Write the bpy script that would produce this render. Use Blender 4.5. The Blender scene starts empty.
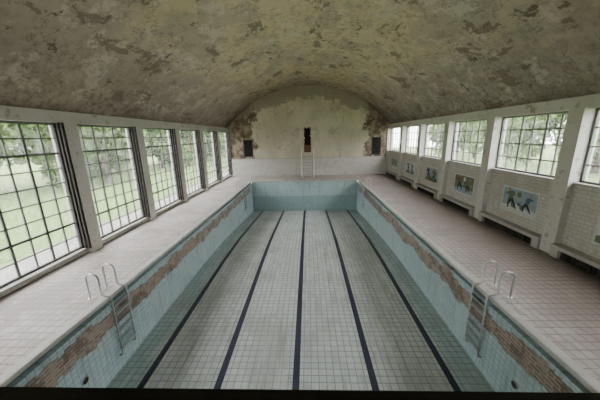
import bpy, bmesh, math, random
from mathutils import Matrix, Vector
random.seed(4)
C=bpy.context.scene.collection

# ------------------------------------------------ dimensions
XL,XR=-8.2,8.2
YB,YF=27.3,-2.0
PX0,PX1,PY0,PY1=-5.3,4.5,2.6,23.8
PC=(PX0+PX1)/2
WT=4.6; SPR=4.72; APEX=8.85
LP=[8.9+3.69*k for k in range(-2,5)]
RP=[8.4+3.7*k for k in range(-2,5)]

# ------------------------------------------------ node helpers
class M:
    def __init__(s,name,rough=.7,spec=.3,metal=0):
        s.m=bpy.data.materials.new(name); s.m.use_nodes=True
        s.t=s.m.node_tree; s.n=s.t.nodes; s.b=s.n['Principled BSDF']
        s.b.inputs['Roughness'].default_value=rough
        s.b.inputs['Specular IOR Level'].default_value=spec
        s.b.inputs['Metallic'].default_value=metal
        g=s.n.new('ShaderNodeNewGeometry'); s.pos=g.outputs['Position']
        sx=s.n.new('ShaderNodeSeparateXYZ'); s.l(s.pos,sx.inputs[0]); s.X,s.Y,s.Z=sx.outputs
    def l(s,a,b): s.t.links.new(a,b)
    def inp(s,sock,v):
        if isinstance(v,bpy.types.NodeSocket): s.l(v,sock)
        elif isinstance(v,(tuple,list)): sock.default_value=(tuple(v)+(1,))[:len(sock.default_value)]
        else: sock.default_value=v
    def vec(s,a,b,c=0.0):
        n=s.n.new('ShaderNodeCombineXYZ')
        for i,v in enumerate((a,b,c)): s.inp(n.inputs[i],v)
        return n.outputs[0]
    def math(s,op,a,b=0.0,c=0.0,clamp=False):
        n=s.n.new('ShaderNodeMath'); n.operation=op; n.use_clamp=clamp
        s.inp(n.inputs[0],a); s.inp(n.inputs[1],b); s.inp(n.inputs[2],c); return n.outputs[0]
    def noise(s,scale,detail=6,rough=.6,vec=None,dist=0.0):
        n=s.n.new('ShaderNodeTexNoise'); n.inputs['Scale'].default_value=scale
        n.inputs['Detail'].default_value=detail; n.inputs['Roughness'].default_value=rough
        n.inputs['Distortion'].default_value=dist
        s.l(vec if vec is not None else s.pos,n.inputs['Vector']); return n.outputs['Fac']
    def step(s,v,a,b,o0=0.0,o1=1.0):
        n=s.n.new('ShaderNodeMapRange'); n.interpolation_type='SMOOTHSTEP'
        s.inp(n.inputs['Value'],v); n.inputs['From Min'].default_value=a; n.inputs['From Max'].default_value=b
        n.inputs['To Min'].default_value=o0; n.inputs['To Max'].default_value=o1
        return n.outputs['Result']
    def mix(s,f,a,b,mode='MIX'):
        n=s.n.new('ShaderNodeMix'); n.data_type='RGBA'; n.blend_type=mode
        s.inp(n.inputs[0],f); s.inp(n.inputs[6],a); s.inp(n.inputs[7],b); return n.outputs[2]
    def lay(s,c,mask,amt,col):
        return s.mix(s.math('MULTIPLY',mask,amt),c,col)
    def brick(s,vec,w,h,mortar,c1,c2,cm,offset=0.0,smooth=.1):
        n=s.n.new('ShaderNodeTexBrick'); s.l(vec,n.inputs['Vector'])
        n.offset=offset; n.inputs['Scale'].default_value=1
        n.inputs['Brick Width'].default_value=w; n.inputs['Row Height'].default_value=h
        n.inputs['Mortar Size'].default_value=mortar; n.inputs['Mortar Smooth'].default_value=smooth
        s.inp(n.inputs['Color1'],c1); s.inp(n.inputs['Color2'],c2); s.inp(n.inputs['Mortar'],cm)
        return n.outputs['Color'],n.outputs['Fac']
    def bump(s,h,st=.3,d=.02):
        n=s.n.new('ShaderNodeBump'); n.inputs['Strength'].default_value=st; n.inputs['Distance'].default_value=d
        s.l(h,n.inputs['Height']); s.l(n.outputs[0],s.b.inputs['Normal'])
    def out(s,c): s.inp(s.b.inputs['Base Color'],c); return s.m

def plain(name,col,rough=.6,metal=0,var=.15,scale=6):
    m=M(name,rough,metal=metal); f=m.noise(scale)
    return m.out(m.mix(f,tuple(c*(1-var) for c in col),tuple(min(1,c*(1+var)) for c in col)))

def mk_deck():
    m=M('deck_tiles',.5)
    v=m.vec(m.X,m.Y)
    c,f=m.brick(v,.2,.2,.012,(.58,.52,.495),(.49,.435,.415),(.25,.215,.20))
    c=m.lay(c,m.step(m.noise(.6,9,.68),.42,.62),.65,(.31,.265,.24))
    c=m.lay(c,m.step(m.noise(2.2,8,.7),.53,.66),.45,(.66,.63,.605))
    r=m.step(m.X,4.4,5.8)
    c=m.lay(c,r,.68,m.mix(f,(.31,.245,.22),(.16,.125,.11)))
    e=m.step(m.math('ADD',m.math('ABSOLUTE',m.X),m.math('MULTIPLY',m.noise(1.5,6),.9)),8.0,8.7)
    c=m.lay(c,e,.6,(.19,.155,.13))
    c=m.lay(c,m.step(m.noise(4.5,9,.75),.53,.66),.45,(.22,.18,.155))
    c=m.lay(c,m.step(m.noise(11,8,.75),.60,.66),.65,(.14,.105,.09))
    m.bump(f,-.3,.01); return m.out(c)
def mk_poolfloor():
    m=M('pool_floor_tiles',.5)
    v=m.vec(m.X,m.Y)
    c,f=m.brick(v,.2,.2,.012,(.60,.625,.60),(.50,.545,.53),(.25,.29,.295))
    dx=m.math('ABSOLUTE',m.math('ADD',m.X,-PC))
    dx=m.math('ADD',dx,m.math('MULTIPLY',m.math('ADD',m.noise(.5,4),-.5),1.2))
    e=m.step(dx,3.9,4.4)
    c2,_=m.brick(v,.2,.2,.012,(.33,.455,.46),(.28,.405,.415),(.17,.24,.245))
    c=m.lay(c,e,.75,c2)
    c=m.lay(c,m.step(m.noise(.5,9,.68),.44,.64),.5,(.32,.33,.30))
    sv=m.vec(m.math('MULTIPLY',m.X,3.0),m.math('MULTIPLY',m.Y,.35))
    c=m.lay(c,m.step(m.noise(1.0,6,.6,vec=sv),.5,.7),.35,(.70,.70,.66))
    sv2=m.vec(m.math('MULTIPLY',m.X,4.0),m.math('MULTIPLY',m.Y,.5),3.0)
    c=m.lay(c,m.step(m.noise(1.0,9,.7,vec=sv2),.52,.66),.5,(.27,.26,.22))
    c=m.lay(c,m.step(m.noise(12,8,.75),.61,.68),.65,(.15,.135,.11))
    m.bump(f,-.3,.01); return m.out(c)
def mk_poolwall(end=False):
    m=M('pool_wall_tiles_end' if end else 'pool_wall_tiles',.35,.5)
    u=m.X if end else m.Y
    v=m.vec(u,m.Z)
    c,f=m.brick(v,.15,.15,.008,(.51,.64,.665),(.43,.57,.605),(.26,.345,.36))
    c=m.lay(c,m.step(m.noise(1.1,8,.65),.45,.7),.5,(.61,.67,.66))
    dv=m.vec(m.math('MULTIPLY',u,5.0),m.math('MULTIPLY',m.Z,.5),m.Y if end else m.X)
    c=m.lay(c,m.step(m.noise(1.0,8,.7,vec=dv),.52,.68),.55,(.25,.29,.265))
    if end:
        c=m.lay(c,m.step(m.Z,-1.35,-1.5),1.0,m.mix(.5,c,(.20,.32,.34)))
        m.bump(f,-.3,.01); return m.out(c)
    sv=m.vec(m.math('MULTIPLY',u,.9),m.math('MULTIPLY',m.Z,1.2),m.X)
    n=m.noise(1.6,10,.75,vec=sv)
    qv=m.vec(m.math('SNAP',u,.15),m.math('SNAP',m.Z,.15),m.X)
    n2=m.noise(1.15,4,.75,vec=qv)
    cen=m.math('ABSOLUTE',m.math('ADD',m.Z,m.math('ADD',.42,m.math('MULTIPLY',m.noise(.35,3,vec=m.vec(u,m.X)),.42))))
    val=m.math('SUBTRACT',m.math('ADD',m.math('MULTIPLY',n,.6),m.math('MULTIPLY',n2,1.5)),m.math('MULTIPLY',cen,1.9))
    mask=m.step(val,.60,.62)
    mask=m.math('MULTIPLY',mask,m.step(m.Y,23.2,22.4))
    bc,bf=m.brick(v,.26,.085,.014,(.36,.22,.165),(.20,.13,.10),(.46,.41,.36),offset=.5)
    bc=m.lay(bc,m.step(m.noise(3,6,.7),.46,.60),1.0,(.40,.325,.265))
    bc=m.lay(bc,m.step(m.noise(2.3,8,.7),.50,.60),.75,(.14,.105,.085))
    c=m.mix(mask,c,bc)
    edge=m.math('MULTIPLY',m.step(val,.53,.60),m.step(val,.65,.62))
    c=m.lay(c,edge,.6,(.13,.10,.08))
    c=m.lay(c,m.step(m.noise(5,8,.75),.58,.7),.5,(.27,.29,.26))
    h=m.math('ADD',m.math('MULTIPLY',mask,-1.5),m.math('MULTIPLY',f,-.2))
    m.bump(h,.6,.03); return m.out(c)
def mk_ceiling():
    m=M('weathered_vault_plaster',.85,.1)
    base=m.mix(m.step(m.noise(.3,6,.6),.35,.65),(.42,.37,.295),(.54,.475,.37))
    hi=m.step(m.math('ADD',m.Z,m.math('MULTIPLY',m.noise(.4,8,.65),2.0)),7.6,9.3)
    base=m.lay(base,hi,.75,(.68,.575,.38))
    sv=m.vec(m.X,m.math('MULTIPLY',m.Y,.55),m.Z)
    # large shells of lost paint with soft-broken rims
    c=m.lay(base,m.step(m.noise(.45,14,.70,vec=sv,dist=.5),.49,.53),.5,(.38,.345,.30))
    c=m.lay(c,m.step(m.noise(.8,14,.72,vec=m.vec(m.Y,m.X,m.Z)),.54,.56),.6,(.68,.63,.54))
    c=m.lay(c,m.step(m.noise(2.2,12,.75,vec=sv),.48,.64),.5,(.28,.24,.195))
    c=m.lay(c,m.step(m.noise(.8,14,.72,vec=sv,dist=.3),.575,.595),.75,(.20,.165,.13))
    c=m.lay(c,m.step(m.noise(1.6,14,.74,vec=m.vec(m.Z,m.X,m.Y),dist=.2),.60,.62),.8,(.13,.10,.08))
    # crack lines
    k=m.math('ABSOLUTE',m.math('ADD',m.noise(.55,8,.6,vec=m.vec(m.Y,m.Z,m.X)),-.5))
    c=m.lay(c,m.step(k,.006,.001),.6,(.12,.095,.075))
    c=m.lay(c,m.step(m.math('FRACT',m.math('MULTIPLY',m.Y,1.35)),.05,.0),.2,(.2,.17,.13))
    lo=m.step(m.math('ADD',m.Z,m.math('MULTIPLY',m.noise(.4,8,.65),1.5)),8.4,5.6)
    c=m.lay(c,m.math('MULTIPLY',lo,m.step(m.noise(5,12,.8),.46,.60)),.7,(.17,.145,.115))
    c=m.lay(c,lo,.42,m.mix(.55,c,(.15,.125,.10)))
    m.bump(m.noise(3,12,.75),.35,.03)
    return m.out(c)
def mk_paintbrick(name,axis):
    m=M(name,.5,.4)
    u=m.Y if axis=='y' else m.X
    c,f=m.brick(m.vec(u,m.Z),.25,.125,.008,(.64,.62,.58),(.58,.56,.525),(.40,.38,.35),offset=.5)
    c=m.lay(c,m.step(m.noise(.9,8,.7),.48,.66),.5,(.44,.39,.33))
    dv=m.vec(m.math('MULTIPLY',u,5.0),m.math('MULTIPLY',m.Z,.6))
    c=m.lay(c,m.step(m.noise(1.0,8,.7,vec=dv),.54,.70),.5,(.33,.28,.22))
    c=m.lay(c,m.step(m.noise(4,8,.75),.62,.7),.5,(.22,.18,.14))
    m.bump(f,-.3,.01); return m.out(c)
def mk_paint():
    m=M('peeling_white_paint',.6)
    c=m.mix(m.noise(1.5),(.59,.57,.54),(.70,.68,.64))
    c=m.lay(c,m.step(m.noise(3,10,.75),.56,.62),.75,(.34,.28,.22)); return m.out(c)
def mk_back():
    m=M('back_wall_plaster',.85,.1)
    c=m.mix(m.step(m.noise(.5,8),.35,.65),(.55,.505,.395),(.67,.625,.50))
    ax=m.math('ABSOLUTE',m.math('ADD',m.X,-.2))
    nn=m.math('MULTIPLY',m.math('ADD',m.noise(.7,10,.7),-.5),5.5)
    e=m.step(m.math('ADD',ax,nn),5.7,5.95)
    b=m.step(m.noise(1.6,8,.7),.42,.6)
    c=m.mix(e,c,m.mix(b,(.15,.11,.08),(.36,.30,.235)))
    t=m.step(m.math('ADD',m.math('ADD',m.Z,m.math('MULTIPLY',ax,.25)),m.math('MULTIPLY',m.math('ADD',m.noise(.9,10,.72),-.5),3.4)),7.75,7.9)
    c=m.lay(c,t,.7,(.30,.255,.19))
    c=m.lay(c,m.step(m.noise(.8,12,.72,vec=m.vec(m.Z,m.X,4.0)),.58,.60),.55,(.38,.335,.26))
    dv=m.vec(m.math('MULTIPLY',m.X,2.0),m.math('MULTIPLY',m.Z,.4))
    c=m.lay(c,m.step(m.noise(1.0,9,.7,vec=dv),.52,.70),.5,(.35,.305,.22))
    c=m.lay(c,m.step(m.noise(4,10,.78),.58,.68),.5,(.28,.23,.165))
    return m.out(c)
def mk_glass():
    m=M('dusty_glass'); n=m.n
    tr=n.new('ShaderNodeBsdfTransparent'); tr.inputs[0].default_value=(.96,.97,.965,1)
    tl=n.new('ShaderNodeBsdfTranslucent'); tl.inputs[0].default_value=(.85,.87,.86,1)
    gl=n.new('ShaderNodeBsdfGlossy'); gl.inputs['Roughness'].default_value=.05
    mx=n.new('ShaderNodeMixShader'); mx2=n.new('ShaderNodeMixShader'); mx2.inputs[0].default_value=.03
    m.l(m.step(m.noise(2.5,6,.7),.35,.85,.015,.09),mx.inputs[0])
    m.l(tr.outputs[0],mx.inputs[1]); m.l(tl.outputs[0],mx.inputs[2])
    m.l(mx.outputs[0],mx2.inputs[1]); m.l(gl.outputs[0],mx2.inputs[2])
    m.l(mx2.outputs[0],n['Material Output'].inputs['Surface']); return m.m
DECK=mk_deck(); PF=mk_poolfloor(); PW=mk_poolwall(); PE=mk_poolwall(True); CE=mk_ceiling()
BRY=mk_paintbrick('painted_brick_side','y'); BRX=mk_paintbrick('painted_brick_end','x')
PAINT=mk_paint(); BACK=mk_back(); GLASS=mk_glass()
STEEL=plain('window_steel',(.13,.135,.13),.5,var=.4)
STEELW=plain('window_steel_pale',(.20,.20,.19),.5,var=.4)
DARK=plain('dark_rusty_steel',(.055,.048,.045),.6,var=.5)
CHROME=plain('stainless_steel',(.62,.63,.63),.28,1,var=.1)
LANE=plain('lane_line_tile',(.04,.045,.07),.45,var=.35,scale=9)
COPE=plain('coping_stone',(.52,.51,.48),.6,var=.3,scale=3)
GUT=plain('gutter_tile',(.16,.21,.21),.6,var=.4)
BLACK=plain('void_black',(.012,.011,.010),.9)
WOOD=plain('door_wood',(.17,.075,.045),.6,var=.3)
LEDGE=plain('gallery_ledge_dark',(.02,.016,.014),.6,var=.3)
CONC=plain('concrete',(.36,.34,.31),.8,var=.2)
SILL=plain('sill_stone',(.47,.45,.42),.7,var=.2)

# ------------------------------------------------ mesh helpers
def box(bm,x0,x1,y0,y1,z0,z1,mi=0):
    vs=[bm.verts.new((x,y,z)) for z in (z0,z1) for y in (y0,y1) for x in (x0,x1)]
    for q in ((0,2,3,1),(4,5,7,6),(0,1,5,4),(2,6,7,3),(0,4,6,2),(1,3,7,5)):
        f=bm.faces.new([vs[i] for i in q]); f.material_index=mi
def mk(name,bm,mats,parent=None,bevel=0,smooth=False):
    me=bpy.data.meshes.new(name); bm.to_mesh(me); bm.free()
    for m in mats: me.materials.append(m)
    o=bpy.data.objects.new(name,me); C.objects.link(o)
    if parent: o.parent=parent
    if bevel:
        b=o.modifiers.new('bevel','BEVEL'); b.width=bevel; b.segments=2; b.limit_method='ANGLE'
    if smooth:
        for p in me.polygons: p.use_smooth=True
    return o
def empty(name,loc=(0,0,0)):
    e=bpy.data.objects.new(name,None); e.empty_display_size=.2; e.location=loc; C.objects.link(e); return e
def tube(name,pts,r,mat,parent,corner=.0):
    cu=bpy.data.curves.new(name,'CURVE'); cu.dimensions='3D'; cu.bevel_depth=r; cu.bevel_resolution=4; cu.use_fill_caps=True
    s=cu.splines.new('POLY'); s.points.add(len(pts)-1)
    for p,q in zip(s.points,pts): p.co=(*q,1)
    s.use_smooth=True
    cu.materials.append(mat)
    o=bpy.data.objects.new(name,cu); C.objects.link(o); o.parent=parent; return o

# ------------------------------------------------ floor (deck)
bm=bmesh.new()
T=.09
box(bm,XL-.1,PX0,YF,YB+.05,-T,0); box(bm,PX1,XR+.1,YF,YB+.05,-T,0)
box(bm,PX0,PX1,PY1,YB+.05,-T,0); box(bm,PX0,PX1,YF,PY0,-T,0)
mk('floor',bm,[DECK])

# ------------------------------------------------ pool
pool=empty('swimming_pool',(PC,13,0))
def P(o): o.matrix_parent_inverse=Matrix.Translation((-PC,-13,0)); return o
def fz(y):
    k=[(2.0,-2.22),(12,-2.12),(15,-2.2),(19,-2.5),(23.8,-2.9),(30,-2.9)]
    for (a,b),(c,d) in zip(k,k[1:]):
        if y<=c:
            return b+(d-b)*(y-a)/(c-a)
    return -2.9
ys=[PY0+(PY1-PY0)*i/60 for i in range(61)]
def strip(bm,x0,x1,dz,mi=0):
    prev=None
    for y in ys:
        a=bm.verts.new((x0,y,fz(y)+dz)); b=bm.verts.new((x1,y,fz(y)+dz))
        if prev:
            f=bm.faces.new((prev[0],prev[1],b,a)); f.material_index=mi
        prev=(a,b)
bm=bmesh.new(); strip(bm,PX0-.01,PX1+.01,0); P(mk('pool_floor',bm,[PF],pool,smooth=True))
for i in range(5):
    x=PC+(i-2)*2.0
    bm=bmesh.new(); strip(bm,x-.09,x+.09,.004); P(mk('lane_line_%d'%(i+1),bm,[LANE],pool))
G=.23
bm=bmesh.new()
box(bm,PX0-.4,PX0,PY0-.4,PY1+.4,-3.2,-G,0); box(bm,PX1,PX1+.4,PY0-.4,PY1+.4,-3.2,-G,0)
P(mk('pool_side_walls',bm,[PW],pool,.012))
bm=bmesh.new()
box(bm,PX0,PX1,PY1,PY1+.4,-3.2,-.1,0); box(bm,PX0,PX1,PY0-.4,PY0,-3.2,-.1,0)
P(mk('pool_end_walls',bm,[PE],pool))
bm=bmesh.new()
for a,b in ((PX0-.4,PX0-.13),(PX1+.13,PX1+.4)):
    box(bm,a,b,PY0-.4,PY1+.4,-G,-T)
P(mk('overflow_gutter',bm,[GUT],pool))
bm=bmesh.new()
c=.16
box(bm,PX0-c,PX0+.05,PY0,PY1,-.07,.035); box(bm,PX1-.05,PX1+c,PY0,PY1,-.07,.035)
box(bm,PX0-c,PX1+c,PY1-.05,PY1+c,-.07,.035); box(bm,PX0-c,PX1+c,PY0-c,PY0+.05,-.07,.035)
P(mk('coping',bm,[COPE],pool,.02))
n=0
for x,s in ((PX0,1),(PX1,-1)):
    for y in (4.75,):
        n+=1
        bm=bmesh.new()
        mt=Matrix.Translation((x+s*.012,y,-1.45))@Matrix.Rotation(math.pi/2,4,'Y')
        bmesh.ops.create_cone(bm,segments=32,radius1=.08,radius2=.08,depth=.02,cap_ends=True,matrix=mt)
        for f in bm.faces: f.material_index=1
        R,r=.09,.016
        ring=[]
        for i in range(32):
            a=2*math.pi*i/32; rr=[]
            for j in range(8):
                b=2*math.pi*j/8
                rad=R+r*math.cos(b)
                rr.append(bm.verts.new(mt@Vector((rad*math.cos(a),rad*math.sin(a),r*math.sin(b)))))
            ring.append(rr)
        for i in range(32):
            for j in range(8):
                bm.faces.new((ring[i][j],ring[(i+1)%32][j],ring[(i+1)%32][(j+1)%8],ring[i][(j+1)%8]))
        P(mk('underwater_lamp_port_%d'%n,bm,[CHROME,DARK],pool))

# ------------------------------------------------ ladders
def ladder(y,side,zb=-1.7):
    ex=PX0 if side<0 else PX1
    e=empty('pool_ladder',(ex,y,0)); s=-side
    hh=.54; cx=-s*.28; ra=.16
    for k,dy in enumerate((-.28,.28)):
        pts=[(cx-s*ra,dy,.0),(cx-s*ra,dy,hh)]
        for i in range(1,12):
            a=math.pi*(1-i/12); pts.append((cx+s*ra*math.cos(a),dy,hh+.16*math.sin(a)))
        xx=cx+s*ra
        pts+=[(xx,dy,hh),(xx,dy,.12),(xx+s*.05,dy,.07),(s*.07,dy,.06),(s*.11,dy,.0),(s*.11,dy,zb),(s*.09,dy,zb-.06),(s*.0,dy,zb-.08)]
        tube('rail_%d'%(k+1),pts,.024,CHROME,e)
        bm=bmesh.new(); bmesh.ops.create_cone(bm,segments=20,radius1=.06,radius2=.05,depth=.02,cap_ends=True,matrix=Matrix.Translation((cx-s*ra,dy,.01)))
        mk('flange_%d'%(k+1),bm,[CHROME],e)
    for i in range(6):
        z=-.25-i*.26
        if z<zb+.02: break
        bm=bmesh.new(); box(bm,min(s*.04,s*.16),max(s*.04,s*.16),-.27,.27,z-.02,z+.015)
        mk('tread_%d'%(i+1),bm,[CHROME],e,.008)
ladder(6.1,-1); ladder(6.1,1); ladder(20.6,-1); ladder(20.6,1)

# ------------------------------------------------ walls
def side_wall(s,posts,z0,brick):
    def bx(bm,a,b,*r):
        a*=s;b*=s
        box(bm,min(a,b),max(a,b),*r)
    bm=bmesh.new()
    bx(bm,8.22,8.6,YF,YB+.4,-.3,z0,1)
    bx(bm,8.12,8.6,YF,YB+.4,WT,SPR+.25,0)
    for p in posts+[YB+.1]:
        bx(bm,8.0,8.55,p-.24,p+.24,0,WT+.02,0)
    mk('wall_left' if s<0 else 'wall_right',bm,[PAINT,brick])
side_wall(-1,LP,.14,BRY); side_wall(1,RP,2.38,BRY)
def sills(name,s,posts,z):
    bm=bmesh.new()
    pp=posts+[YB+.1]
    for a,b in zip(pp,pp[1:]):
        x0,x1=s*8.14,s*8.4
        box(bm,min(x0,x1),max(x0,x1),a+.24,b-.24,z,z+.05)
    mk(name,bm,[SILL],bevel=.01)
sills('trim_1',-1,LP,.14); sills('trim_2',1,RP,2.38)

wn=0
def window(s,a,b,z0,z1,cols,rows,thick,mat,transom=None):
    global wn; wn+=1
    xp=s*8.38
    bm=bmesh.new()
    def bar(y0,y1,za,zb,d=.03,mi=0): box(bm,xp-d,xp+d,y0,y1,za,zb,mi)
    F=.07
    bar(a,b,z0,z0+F,.05); bar(a,b,z1-F,z1,.05); bar(a,a+F,z0,z1,.05); bar(b-F,b,z0,z1,.05)
    for i in range(1,cols):
        y=a+(b-a)*i/cols; w=thick*(1.7 if (transom and i in transom[0]) else 1)
        bar(y-w/2,y+w/2,z0+F,z1-F,.024)
    for j in range(1,rows):
        z=z0+(z1-z0)*j/rows; w=thick*(1.9 if (transom and j in transom[1]) else 1)
        bar(a+F,b-F,z-w/2,z+w/2,.022)
    box(bm,xp-.003,xp+.003,a+F,b-F,z0+F,z1-F,1)
    mk('window_%d'%wn,bm,[mat,GLASS])
pp=LP+[YB+.1]
jn=0
for a,b in zip(pp,pp[1:]):
    window(-1,a+.24,b-.24-.001,.19,WT,6,9,.036,STEEL,((2,4),(2,7)))
    bm=bmesh.new()
    for x in (-8.30,-8.17,-8.04):
        box(bm,x-.03,x+.03,b-.34,b-.25,.19,WT)
    for i in range(7): box(bm,-8.33,-8.01,b-.30,b-.26,.3+i*.68,.36+i*.68)
    jn+=1
    mk('trim_%d'%(10+jn),bm,[DARK])
pp=RP+[YB+.1]
for a,b in zip(pp,pp[1:]):
    window(1,a+.24,b-.24,2.43,WT,6,4,.045,STEELW,((2,4),()))

# back wall with raised doorway
DX,DW,DZ0,DZ1=-.05,.36,2.35,4.85
YW=YB
bm=bmesh.new()
box(bm,-8.6,DX-DW,YW,YW+.4,0,9.4); box(bm,DX+DW,8.6,YW,YW+.4,0,9.4)
box(bm,DX-DW,DX+DW,YW,YW+.4,0,DZ0); box(bm,DX-DW,DX+DW,YW,YW+.4,DZ1,9.4)
mk('wall_back',bm,[BACK])
bm=bmesh.new()
box(bm,-8.0,8.0,YW-.18,YW,0,1.75,0); box(bm,-8.0,8.0,YW-.22,YW,1.75,1.83,1)
mk('trim_30',bm,[BRX,SILL])
bm=bmesh.new()
box(bm,DX-DW,DX-DW+.07,YW-.03,YW+.3,DZ0,DZ1,0); box(bm,DX+DW-.07,DX+DW,YW-.03,YW+.3,DZ0,DZ1,0)
box(bm,DX-DW,DX+DW,YW-.03,YW+.3,DZ1-.07,DZ1,0)
box(bm,DX-DW+.07,DX+DW-.07,YW+.34,YW+.38,DZ0,DZ1-.07,1)
box(bm,DX-DW+.07,DX+DW-.07,YW+.05,YW+.09,DZ0,DZ0+.75,0)
mk('door_1',bm,[WOOD,BLACK])
for x in (-6.2,6.95):
    bm=bmesh.new()
    box(bm,x-.48,x-.40,YW-.05,YW,2.0,3.75,0); box(bm,x+.40,x+.48,YW-.05,YW,2.0,3.75,0)
    box(bm,x-.48,x+.48,YW-.05,YW,3.67,3.75,0); box(bm,x-.48,x+.48,YW-.05,YW,2.0,2.08,0)
    box(bm,x-.4,x+.4,YW-.02,YW-.005,2.08,3.67,1)
    for i in range(8): box(bm,x-.4,x+.4,YW-.04,YW-.02,2.18+i*.19,2.2+i*.19,0)
    mk('ventilation_hatch',bm,[DARK,BLACK])
e=empty('access_ladder',(DX,YW-.25,0))
RAILP=plain('rail_pale_paint',(.80,.80,.78),.4,0,var=.1)
GREYP=plain('tread_grey_paint',(.36,.36,.35),.5,0,var=.2)
for k,dx in enumerate((-.6,.6)):
    pts=[(dx,-1.3,0),(dx,-1.3,2.3)]
    for i in range(1,9):
        a=math.pi-math.pi/2*i/8; pts.append((dx,-1.0+.3*math.cos(a),2.3+.45*math.sin(a)))
    pts+=[(dx,.02,2.75)]
    tube('rail_%d'%(k+1),pts,.05,RAILP,e)
    tube('stringer_%d'%(k+1),[(dx*.8,-1.15,0.02),(dx*.8,-.1,2.2)],.03,GREYP,e)
for i in range(7):
    y=-1.05+i*.13; z=.28+i*.28
    bm=bmesh.new(); box(bm,-.46,.46,y-.1,y+.1,z-.02,z+.02); mk('tread_%d'%(i+1),bm,[GREYP],e)

bm=bmesh.new(); box(bm,-8.6,8.6,YF-.4,YF,-.3,9.4); mk('wall_front',bm,[BACK])

# ------------------------------------------------ ceiling vault
bm=bmesh.new()
hw=8.45; z0=SPR-.05; rise=APEX-z0
R=(hw*hw+rise*rise)/(2*rise); zc=APEX-R; a0=math.asin(hw/R)
N=64; prev=None
for i in range(N+1):
    a=-a0+2*a0*i/N
    x=R*math.sin(a); z=zc+R*math.cos(a)
    row=[bm.verts.new((x,y,z)) for y in (YF-.01,YB+.01)]
    if prev: bm.faces.new((prev[0],row[0],row[1],prev[1]))
    prev=row
bmesh.ops.recalc_face_normals(bm,faces=bm.faces)
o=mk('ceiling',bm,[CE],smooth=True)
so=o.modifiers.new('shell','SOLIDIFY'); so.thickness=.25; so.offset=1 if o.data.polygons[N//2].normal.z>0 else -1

# ------------------------------------------------ heating bench along right wall
pp=RP+[YB+.1]
bench=empty('heating_bench',(8.1,13,0))
k=0
for a,b in zip(pp,pp[1:]):
    k+=1
    bm=bmesh.new()
    x0=7.88
    box(bm,x0,8.22,a+.24,b-.24,.30,.42,0)
    box(bm,x0+.03,8.22,a+.24,a+.5,0,.30,0); box(bm,x0+.03,8.22,b-.5,b-.24,0,.30,0)
    box(bm,x0+.14,8.22,a+.5,b-.5,0,.30,1)
    y=a+.56
    while y<b-.54:
        box(bm,x0+.08,x0+.13,y,y+.04,.02,.29,1); y+=.12
    o=mk('bench_section_%d'%k,bm,[SILL,DARK],bench); o.matrix_parent_inverse=Matrix.Translation((-8.1,-13,0))

# ------------------------------------------------ posters
def poly(bm,pts,mi,x):
    f=bm.faces.new([bm.verts.new((x,p[0],p[1])) for p in pts]); f.material_index=mi
cols={}
def col(n,c):
    if n not in cols: cols[n]=plain(n,c,.4,var=.3,scale=5)
    return cols[n]
PM=[col('print_white',(.66,.68,.68)),col('print_sky',(.33,.42,.48)),col('print_green',(.17,.21,.13)),col('print_black',(.03,.035,.04)),
    col('print_red',(.30,.09,.07)),col('print_skin',(.45,.30,.22)),col('print_blue',(.10,.16,.27)),col('print_yellow',(.42,.36,.20))]
def limb(bm,a,b,w0,w1,mi,x):
    d=Vector((b[0]-a[0],b[1]-a[1])); d.normalize(); nrm=Vector((-d.y,d.x))
    A=Vector(a);B=Vector(b)
    poly(bm,[A+nrm*w0,A-nrm*w0,B-nrm*w1,B+nrm*w1],mi,x)
def disc(bm,c,r,mi,x):
    poly(bm,[(c[0]+r*math.cos(t*math.pi/8),c[1]+r*math.sin(t*math.pi/8)) for t in range(16)],mi,x)
def poster(y,z,w,h,kind):
    bm=bmesh.new(); X=8.22
    box(bm,X-.03,X,y-w/2,y+w/2,z-h/2,z+h/2,0)
    x1=X-.032; L=y-w/2+.05;Rr=y+w/2-.05;B=z-h/2+.05;Tt=z+h/2-.05
    bgm=[(1,2),(0,2),(1,0),(2,1)][kind%4]
    poly(bm,[(L,B),(Rr,B),(Rr,Tt),(L,Tt)],bgm[0],x1)
    x2=x1-.002
    poly(bm,[(L,B),(Rr,B),(Rr,B+h*.2),(y,B+h*.32),(L,B+h*.22)],bgm[1],x2)
    rr=random.Random(kind)
    for q in range(12):
        cy=rr.uniform(L+.15,Rr-.15)
        disc(bm,(cy,rr.uniform(B+.15,Tt-.12)),rr.uniform(.05,.12),rr.choice((0,1,2,2,6,7)),x2-.0005*(q+1))
    x3=x2-.008
    tops=[4,3,6,2]
    for q,(ox,sc) in enumerate(((-w*.22,h*.42),(w*.2,h*.5))):
        x3-=.001
        cx=y+ox; b=B+h*.12; t=tops[(kind+q)%4]; lean=.25*sc*(1 if q else -1)
        hip=(cx,b+sc*.75); sh=(cx+lean,b+sc*1.3)
        limb(bm,hip,sh,sc*.16,sc*.24,t,x3)
        limb(bm,hip,(cx-sc*.3,b+sc*.4),sc*.15,sc*.10,3,x3); limb(bm,(cx-sc*.3,b+sc*.4),(cx-sc*.55,b+sc*.05),sc*.10,sc*.06,3,x3)
        limb(bm,hip,(cx+sc*.3,b+sc*.4),sc*.15,sc*.10,3,x3); limb(bm,(cx+sc*.3,b+sc*.4),(cx+sc*.25,b),sc*.10,sc*.06,3,x3)
        limb(bm,sh,(sh[0]+sc*.45,sh[1]-sc*.2),sc*.10,sc*.06,t,x3); limb(bm,sh,(sh[0]-sc*.45,sh[1]-sc*.1),sc*.10,sc*.06,t,x3)
        disc(bm,(sh[0]+lean*.3,sh[1]+sc*.2),sc*.15,5,x3-.001)
    mk('wall_poster',bm,PM)
pr=RP+[YB+.1]
for i,(a,b) in enumerate(zip(pr,pr[1:])):
    if i>=1: poster((a+b)/2-.15,1.32,1.75,1.0,i)

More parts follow.
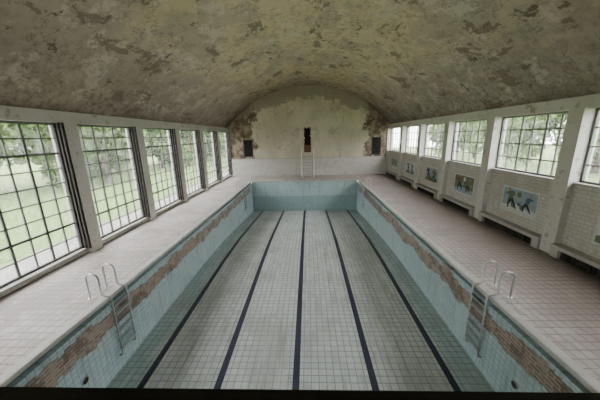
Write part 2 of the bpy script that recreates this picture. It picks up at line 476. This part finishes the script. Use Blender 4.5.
# ------------------------------------------------ viewing gallery
bm=bmesh.new()
def slab(y0,y1,z0,z1,mi):
    vv=[(-7.95,y0),(7.95,y0),(7.95,y1),(-7.95,y1)]
    lo=[bm.verts.new((x,y,z0)) for x,y in vv]; hi=[bm.verts.new((x,y,z1)) for x,y in vv]
    for f in [lo[::-1],hi]+[[lo[i],lo[(i+1)%4],hi[(i+1)%4],hi[i]] for i in range(4)]: bm.faces.new(f).material_index=mi
slab(YF+.1,.83,2.2,2.4,1); slab(.71,.83,2.4,2.95,0); slab(.68,.84,2.95,3.0,0)
mk('viewing_gallery',bm,[LEDGE,CONC])

# ------------------------------------------------ outdoors
m=M('meadow_grass',.9); LAWN=m.out(m.mix(m.noise(.8,8,.7),(.08,.145,.03),(.16,.225,.075)))
BOUNCE=plain('bounce_strip_paving',(.26,.25,.23),.9,var=.2,scale=2)
for a,b in ((-90,-11.0),(11.0,90)):
    bm=bmesh.new(); box(bm,a,b,-60,90,-.8,-.35); mk('lawn',bm,[LAWN])
for a,b in ((-11.0,-8.62),(8.62,11.0)):  # paved strips added to bounce neutral light indoors instead of lawn green
    bm=bmesh.new(); box(bm,a,b,-60,90,-.8,-.30); mk('bounce_strip',bm,[BOUNCE])
m=M('leaves',.8)
LEAF=m.m; m.out(m.mix(m.noise(1.2,4),(.04,.095,.018),(.15,.22,.055)))
BARK=plain('bark',(.06,.05,.04),.9,var=.3)
def tree_mesh(seed):
    rnd=random.Random(seed); bm=bmesh.new()
    def cone(a,b,r0,r1):
        d=(b-a); q=d.to_track_quat('Z','Y').to_matrix().to_4x4()
        bmesh.ops.create_cone(bm,segments=8,radius1=r0,radius2=r1,depth=d.length,cap_ends=False,matrix=Matrix.Translation((a+b)/2)@q)
    cone(Vector((0,0,0)),Vector((.1,.1,3.2)),.26,.19); cone(Vector((.1,.1,3.2)),Vector((0,0,7.5)),.19,.06)
    blobs=[]
    for i in range(15):
        a=rnd.random()*6.28; r=rnd.uniform(.6,2.8); z=rnd.uniform(1.6,8.4)
        c=Vector((r*math.cos(a),r*math.sin(a),z)); blobs.append((c,rnd.uniform(1.1,1.8)))
        cone(Vector((.05,.05,max(1.0,z-1.6))),c,.08,.03)
    for f in bm.faces: f.material_index=1
    for c,r in blobs:
        for k in range(270):
            d=Vector((rnd.gauss(0,1),rnd.gauss(0,1),rnd.gauss(0,1))).normalized()*r*rnd.uniform(.55,1.05)
            p=c+d; p.z=max(p.z,.45); u=Vector((rnd.gauss(0,1),rnd.gauss(0,1),rnd.gauss(0,1))).normalized(); w=u.orthogonal().normalized()
            s=rnd.uniform(.14,.26)
            vs=[bm.verts.new(p+q) for q in (u*s*1.4,w*s*.7,-u*s*1.4,-w*s*.7)]
            bm.faces.new(vs).material_index=0
    me=bpy.data.meshes.new('tree'); bm.to_mesh(me); bm.free(); me.materials.append(LEAF); me.materials.append(BARK); return me
tms=[tree_mesh(s) for s in (1,2,3)]
for i in range(46):
    o=bpy.data.objects.new('tree',tms[i%3]); C.objects.link(o)
    if i<34: o.location=(-20-random.uniform(0,13),-2+i*2.3+random.uniform(-1,1),-.33)
    else: o.location=(24+random.uniform(0,8),2+(i-34)*5+random.uniform(-1,1),-.33)
    o.rotation_euler=(0,0,random.random()*6); s=random.uniform(.85,1.2); o.scale=(s,s,s)

# ------------------------------------------------ world
w=bpy.data.worlds.new('overcast'); bpy.context.scene.world=w; w.use_nodes=True
bg=w.node_tree.nodes['Background']; bg.inputs[0].default_value=(.985,.975,1,1); bg.inputs[1].default_value=14.5

# ------------------------------------------------ camera
cd=bpy.data.cameras.new('camera'); cam=bpy.data.objects.new('camera',cd); C.objects.link(cam)
cd.sensor_width=36; cd.lens=260/600*36; cd.clip_start=.05; cd.clip_end=300
R3=Matrix.Rotation(math.radians(2.0),4,'Z')@Matrix.Rotation(math.radians(90-13.8),4,'X')@Matrix.Rotation(math.radians(-1.3),4,'Z')
cam.matrix_world=Matrix.Translation((0,0,4.0))@R3
bpy.context.scene.camera=cam
